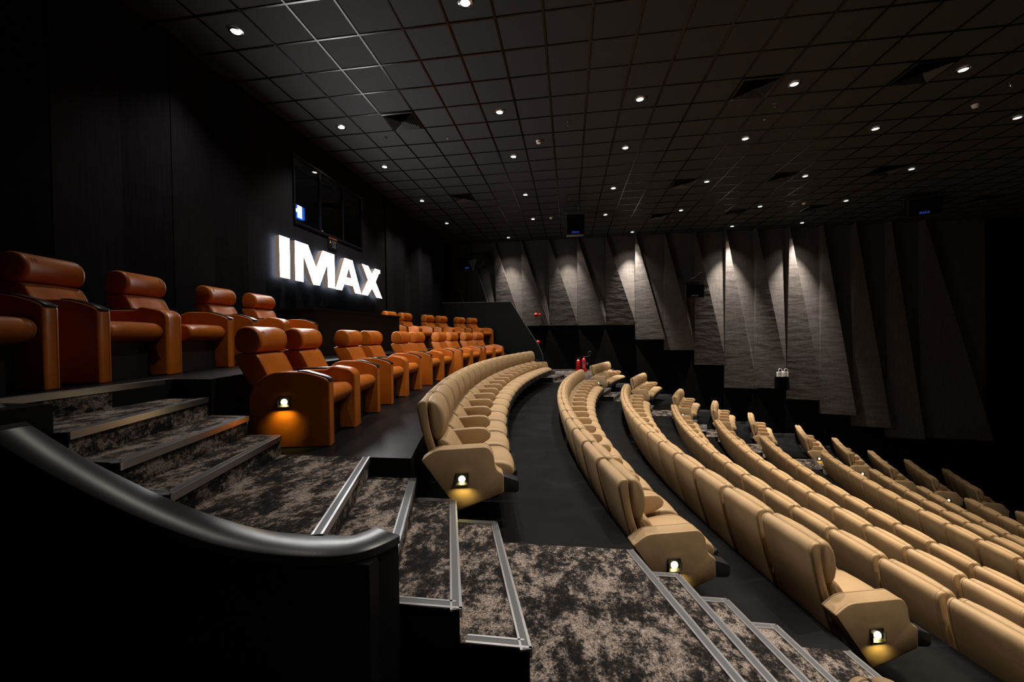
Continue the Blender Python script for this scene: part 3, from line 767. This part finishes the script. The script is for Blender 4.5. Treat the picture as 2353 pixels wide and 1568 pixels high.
VT = [(1, 4, 'nearest the rear wall, in the nearest row of vents'), (11, 4, 'in the nearest row of vents, second from the rear wall'), (15, 4, 'in the nearest row of vents, third from the rear wall'),
      (1, 11, 'nearest the rear wall, in the second row of vents'), (11, 11, 'in the second row of vents, second from the rear wall'), (15, 11, 'in the second row of vents, third from the rear wall'), (19, 11, 'in the second row of vents, fourth from the rear wall'),
      (11, 16, 'in the farthest row of vents, first of four'), (15, 16, 'in the farthest row of vents, second of four'), (19, 16, 'in the farthest row of vents, third of four'), (27, 16, 'in the farthest row of vents, last towards the screen')]
for i, j, d in VT:
    if vp is None: vp = mk_vent(); o = vp
    else: o = copy_tree(vp)
    o.location = (GX+.6*i+.3, GY+.6*j+.3, H-.004); tag(o, f'square black ceiling air diffuser {d}', 'air vent', 'square ceiling air diffusers')
# smoke detectors
sp = None
for (x, y), d in zip([(-.57, 8.3), (-.56, 13.74), (7.16, 8.3), (7.22, 13.7)], ['above the orange rows', 'left of the hanging ceiling speaker', 'at the upper right of the picture', 'above the bright far wall panels']):
    if sp is None:
        sp = thing('smoke_detector', 'x', 'smoke detector'); o = sp
        bm = bmesh.new(); lathe(bm, (0, 0, -.02), [(.05, 0), (.055, .02)], 20); new_obj('mounting_base', bm, ['white_plastic'], o, smooth=40)
        bm = bmesh.new(); lathe(bm, (0, 0, -.055), [(.022, 0), (.040, .006), (.044, .03)], 20); new_obj('sensor_dome', bm, ['white_plastic'], o, smooth=40)
    else: o = copy_tree(sp)
    o.location = (x, y, H); tag(o, f'white round smoke detector on the dark ceiling, {d}', 'smoke detector', 'white smoke detectors')
# sprinklers
kp = None
SP = [(-3.56, 7.66), (0.02, 7.67), (3.57, 7.64), (7.09, 7.66), (-3.6, 11.86), (0.04, 11.84), (3.6, 11.79), (7.14, 11.8), (10.62, 11.77), (3.64, 14.95), (7.21, 14.86), (10.69, 14.77)]
for i, (x, y) in enumerate(SP):
    if kp is None:
        kp = thing('fire_sprinkler', 'x', 'sprinkler'); o = kp
        bm = bmesh.new(); cyl(bm, (0, 0, -.004), .03, .004, seg=16); cyl(bm, (0, 0, -.03), .008, .026, seg=10); new_obj('escutcheon', bm, ['chrome'], o)
        bm = bmesh.new(); tube(bm, [(0, -.008, -.03), (0, -.02, -.045), (0, -.004, -.068)], .003, 6); tube(bm, [(0, .008, -.03), (0, .02, -.045), (0, .004, -.068)], .003, 6); cyl(bm, (0, 0, -.072), .02, .003, seg=14)
        new_obj('deflector', bm, ['chrome'], o)
    else: o = copy_tree(kp)
    o.location = (x, y, H)
    rr = 'nearest' if y < 9 else 'middle' if y < 13 else 'farthest'; nn = [p for p in SP if (p[1] < 9) == (y < 9) and (p[1] > 13) == (y > 13)].index((x, y))
    tag(o, f'tiny chrome ceiling sprinkler in the {rr} line of sprinklers, {ORD[nn]} from the rear wall', 'sprinkler', 'ceiling sprinklers')
# small ceiling sensors
for (x, y), d in (((-2.35, 7.9), 'between vent and smoke detector over the orange rows'), ((3.66, 8.2), 'between two downlights over the tan rows')):
    bm = bmesh.new(); lathe(bm, (0, 0, -.012), [(.012, 0), (.022, .006), (.024, .012)], 14); o = new_obj('ceiling_sensor', bm, ['chrome'], None, smooth=40, loc=(x, y, H))
    tag(o, f'tiny round ceiling sensor {d}', 'sensor')

# ------------------------------------------------------------------ loudspeakers
def speaker(label, loc, size, rz, tilt, logo=True, bracket='top', blue='blue_logo'):
    r = thing('loudspeaker', label, 'loudspeaker', loc, rz)
    sx, sy, sz = size
    T = Matrix.Rotation(tilt, 4, 'X')
    def put(o): o.data.transform(T)
    bm = bmesh.new(); box(bm, -sx/2, sx/2, -sy/2, sy/2, -sz/2, sz/2, 0, .012); put(new_obj('cabinet', bm, ['black_plastic'], r))
    bm = bmesh.new(); box(bm, -sx/2+.02, sx/2-.02, -sy/2-.006, -sy/2, -sz/2+.02, sz/2-.02); put(new_obj('grille', bm, ['black_wall'], r))
    if logo:
        mx = T @ Matrix.Translation((0, -sy/2-.008, -sz/2+.075)) @ Matrix.Rotation(PI/2, 4, 'X')
        text_mesh('logo', 'IMAX', .095, .002, blue, r, mx)
    return r
s1 = speaker('black IMAX loudspeaker hanging from the ceiling on a yoke', (.22, 12.9, 3.42), (.56, .5, .62), .05, .12)
bm = bmesh.new()
for s in (-1, 1): tube(bm, [(s*.3, 0, .05), (s*.3, 0, .54)], .012, 6)
tube(bm, [(-.3, 0, .46), (.3, 0, .46)], .012, 6); new_obj('yoke', bm, ['frame'], s1)
bm = bmesh.new(); tube(bm, [(.18, -.2, .50), (.32, -.25, .30)], .009, 6); tube(bm, [(-.28, -.25, .2), (-.285, -.25, .36)], .009, 6); new_obj('clamp', bm, ['chrome'], s1)
s2 = speaker('black IMAX loudspeaker mounted on the far wall in front of the fabric panels', (4.62, 16.05, 1.58), (.66, .5, .5), .0, .1, blue='label_grey')
bm = bmesh.new(); box(bm, -.25, .25, .05, .50, .28, .33); tube(bm, [(-.3, 0, .20), (-.3, 0, .46), (-.2, .4, .46)], .012, 6); tube(bm, [(.3, 0, .20), (.3, 0, .44), (.2, .4, .46)], .012, 6)
tube(bm, [(0, .28, .30), (0, .28, 2.36)], .018, 8); box(bm, -.08, .08, .2, .36, 2.35, 2.372); new_obj('bracket', bm, ['frame'], s2)
bm = bmesh.new(); tube(bm, [(-.12, -.1, .42), (.05, -.15, .52), (.22, -.1, .66), (.3, .0, .68)], .009, 6); new_obj('cable', bm, ['chrome'], s2)
s3 = speaker('dark loudspeaker tilted down on a triangular bracket in the far rear corner', (-3.9, 15.9, 3.0), (.95, .55, .5), -.55, .45)
bm = bmesh.new(); prism(bm, [(0, 0), (.45, .02), (.26, -.42)], -.01, .01)
o = new_obj('triangular_bracket', bm, ['alu_dark'], s3); o.data.transform(Matrix.Translation((.25, -.35, -.05)) @ Matrix.Rotation(PI/2, 4, 'X'))
bm = bmesh.new(); tube(bm, [(-.6, 0, .55), (.5, 0, .62)], .012, 6); tube(bm, [(-.4, 0, .2), (-.4, 0, .95)], .012, 6); tube(bm, [(.4, 0, .2), (.4, 0, .95)], .012, 6); new_obj('hanger', bm, ['frame'], s3)
s4 = speaker('black loudspeaker hanging from the ceiling at the right, towards the screen', (10.35, 13.6, 3.62), (.75, .5, .5), -.35, .2)
for s in (-1, 1):
    bm = bmesh.new(); tube(bm, [(s*.39, 0, 0), (s*.39, 0, .34)], .012, 6); new_obj('yoke_arm', bm, ['frame'], s4)

# ------------------------------------------------------------------ small things by the far wall
def bell(x, z, label, sub=None):
    r = thing('fire_bell', label, 'fire bell', (x, 16.54, z), 0, 'red fire bells')
    bm = bmesh.new(); lathe(bm, (0, .0, 0), [(.085, 0), (.09, .02), (.07, .055), (.03, .075), (.005, .08)], 24, 'Y'); new_obj('gong', bm, ['red'], r, smooth=50)
    bm = bmesh.new(); box(bm, -.05, .05, 0, .10, -.05, .05); new_obj('backbox', bm, ['red'], r)
    return r
b1 = bell(-1.34, .83, 'red fire bell with strobe on the far wall panels above the slanting parapet')
bm = bmesh.new(); lathe(bm, (.15, .0, .01), [(.05, 0), (.05, .03), (.03, .05)], 20, 'Y'); box(bm, .11, .19, 0, .1, -.03, .05); new_obj('strobe', bm, ['red'], b1, smooth=50)
bell(-1.28, -.29, 'single red fire bell low on the far wall beside the parapet slope')
base = thing('extinguisher_stand', 'red tray stand with white lettering holding two fire extinguishers', 'extinguisher stand', (.45, 16.62, LV[1]))
bm = bmesh.new(); box(bm, -.24, .24, -.12, .12, 0, .03); box(bm, -.24, .24, -.125, -.115, 0, .10); box(bm, -.24, .24, .115, .125, 0, .10); new_obj('tray', bm, ['red'], base)
bm = bmesh.new()
for q in range(6): box(bm, -.11+q*.037, -.085+q*.037, -.128, -.125, .03, .08)
new_obj('lettering', bm, ['label_white'], base)
def ext(x, h, r, label, hose):
    t = thing('fire_extinguisher', label, 'fire extinguisher', (x, 16.62, LV[1]+.032), 0, 'red fire extinguishers')
    bm = bmesh.new(); lathe(bm, (0, 0, 0), [(r*.9, 0), (r, .02), (r, h-.09), (r*.85, h-.05), (r*.45, h-.015), (.02, h)], 24); new_obj('cylinder', bm, ['red'], t, smooth=50)
    bm = bmesh.new(); cyl(bm, (0, 0, h), .018, .04, seg=12); box(bm, -.02, .09, -.01, .01, h+.035, h+.05); box(bm, -.02, .07, -.01, .01, h+.06, h+.07); new_obj('valve', bm, ['chrome' if not hose else 'red'], t)
    if hose:
        bm = bmesh.new(); tube(bm, [(.02, -.02, h+.04), (.15, -.03, h+.05), (.26, -.03, h+.12), (.30, -.03, h+.22), (.26, -.03, h+.27), (.17, -.03, h+.22), (.13, -.03, h+.12)], .010, 8); new_obj('hose', bm, ['frame'], t, smooth=60)
        bm = bmesh.new(); cyl(bm, (0, 0, h-.20), r+.002, .05, seg=24, caps=False); new_obj('purple_band', bm, ['purple'], t, smooth=40)
        bm = bmesh.new(); box(bm, -.05, .05, -r-.003, -r+.02, .12, h-.22); new_obj('instruction_label', bm, ['red_label'], t)
    else:
        bm = bmesh.new(); cyl(bm, (0, 0, h-.05), r*.8, .035, seg=24, r2=r*.5, caps=False); new_obj('shoulder_band', bm, ['label_white'], t, smooth=40)
ext(.34, .46, .085, 'plain red fire extinguisher, left one on the red stand', False)
ext(.56, .52, .085, 'taller red fire extinguisher with a looping black hose, right on the stand', True)
r_ = thing('wall_socket', 'small grey wall socket beside the fire extinguishers', 'socket', (.72, YF-.012, -1.2))
bm = bmesh.new(); box(bm, -.035, .035, 0, .012, -.06, .06, 0, .002); new_obj('socket_plate', bm, ['alu_dark'], r_)
bm = bmesh.new(); box(bm, -.015, .015, -.004, 0, .0, .03); new_obj('socket_switch', bm, ['label_grey'], r_)
em = thing('emergency_light', 'white twin-head emergency light box on the far wall panels', 'emergency light', (7.93, 16.52, -1.58))
bm = bmesh.new(); box(bm, -.19, .19, -.04, .03, -.12, .06, 0, .006); new_obj('battery_box', bm, ['white_plastic'], em)
bm = bmesh.new(); box(bm, -.03, .03, -.03, .02, .06, .10); new_obj('lamp_mount', bm, ['white_plastic'], em)
for s in (-1, 1):
    bm = bmesh.new(); lathe(bm, (s*.10, -.02, .13), [(.05, 0), (.065, .03), (.065, .045)], 18, 'Y'); o = new_obj('lamp_head', bm, ['white_plastic'], em, smooth=40)
    bm = bmesh.new(); lathe(bm, (s*.10, -.066, .13), [(.045, 0), (.03, .004)], 18, 'Y'); new_obj('lens', bm, ['chrome'], o, smooth=40)
bm = bmesh.new(); box(bm, .09, .15, -.042, -.04, -.105, -.08); new_obj('status_label', bm, ['label_grey'], em)
bm = bmesh.new(); box(bm, -.24, .24, .03, .08, -.62, -.125); new_obj('backing_board', bm, ['black_wall'], em)
# screen at the front end
scr = thing('cinema_screen', 'pale edge of the big screen at the right picture edge', 'screen', (15.85, 8.0, -6.25))
bm = bmesh.new(); box(bm, -.02, .02, -7.0, 8.0, .6, 8.6); new_obj('screen_surface', bm, ['white_plastic'], scr)
bm = bmesh.new(); box(bm, .02, .12, -6.9, -6.7, 0, 8.4); box(bm, .02, .12, 7.7, 7.9, 0, 8.4); new_obj('screen_frame', bm, ['frame'], scr)
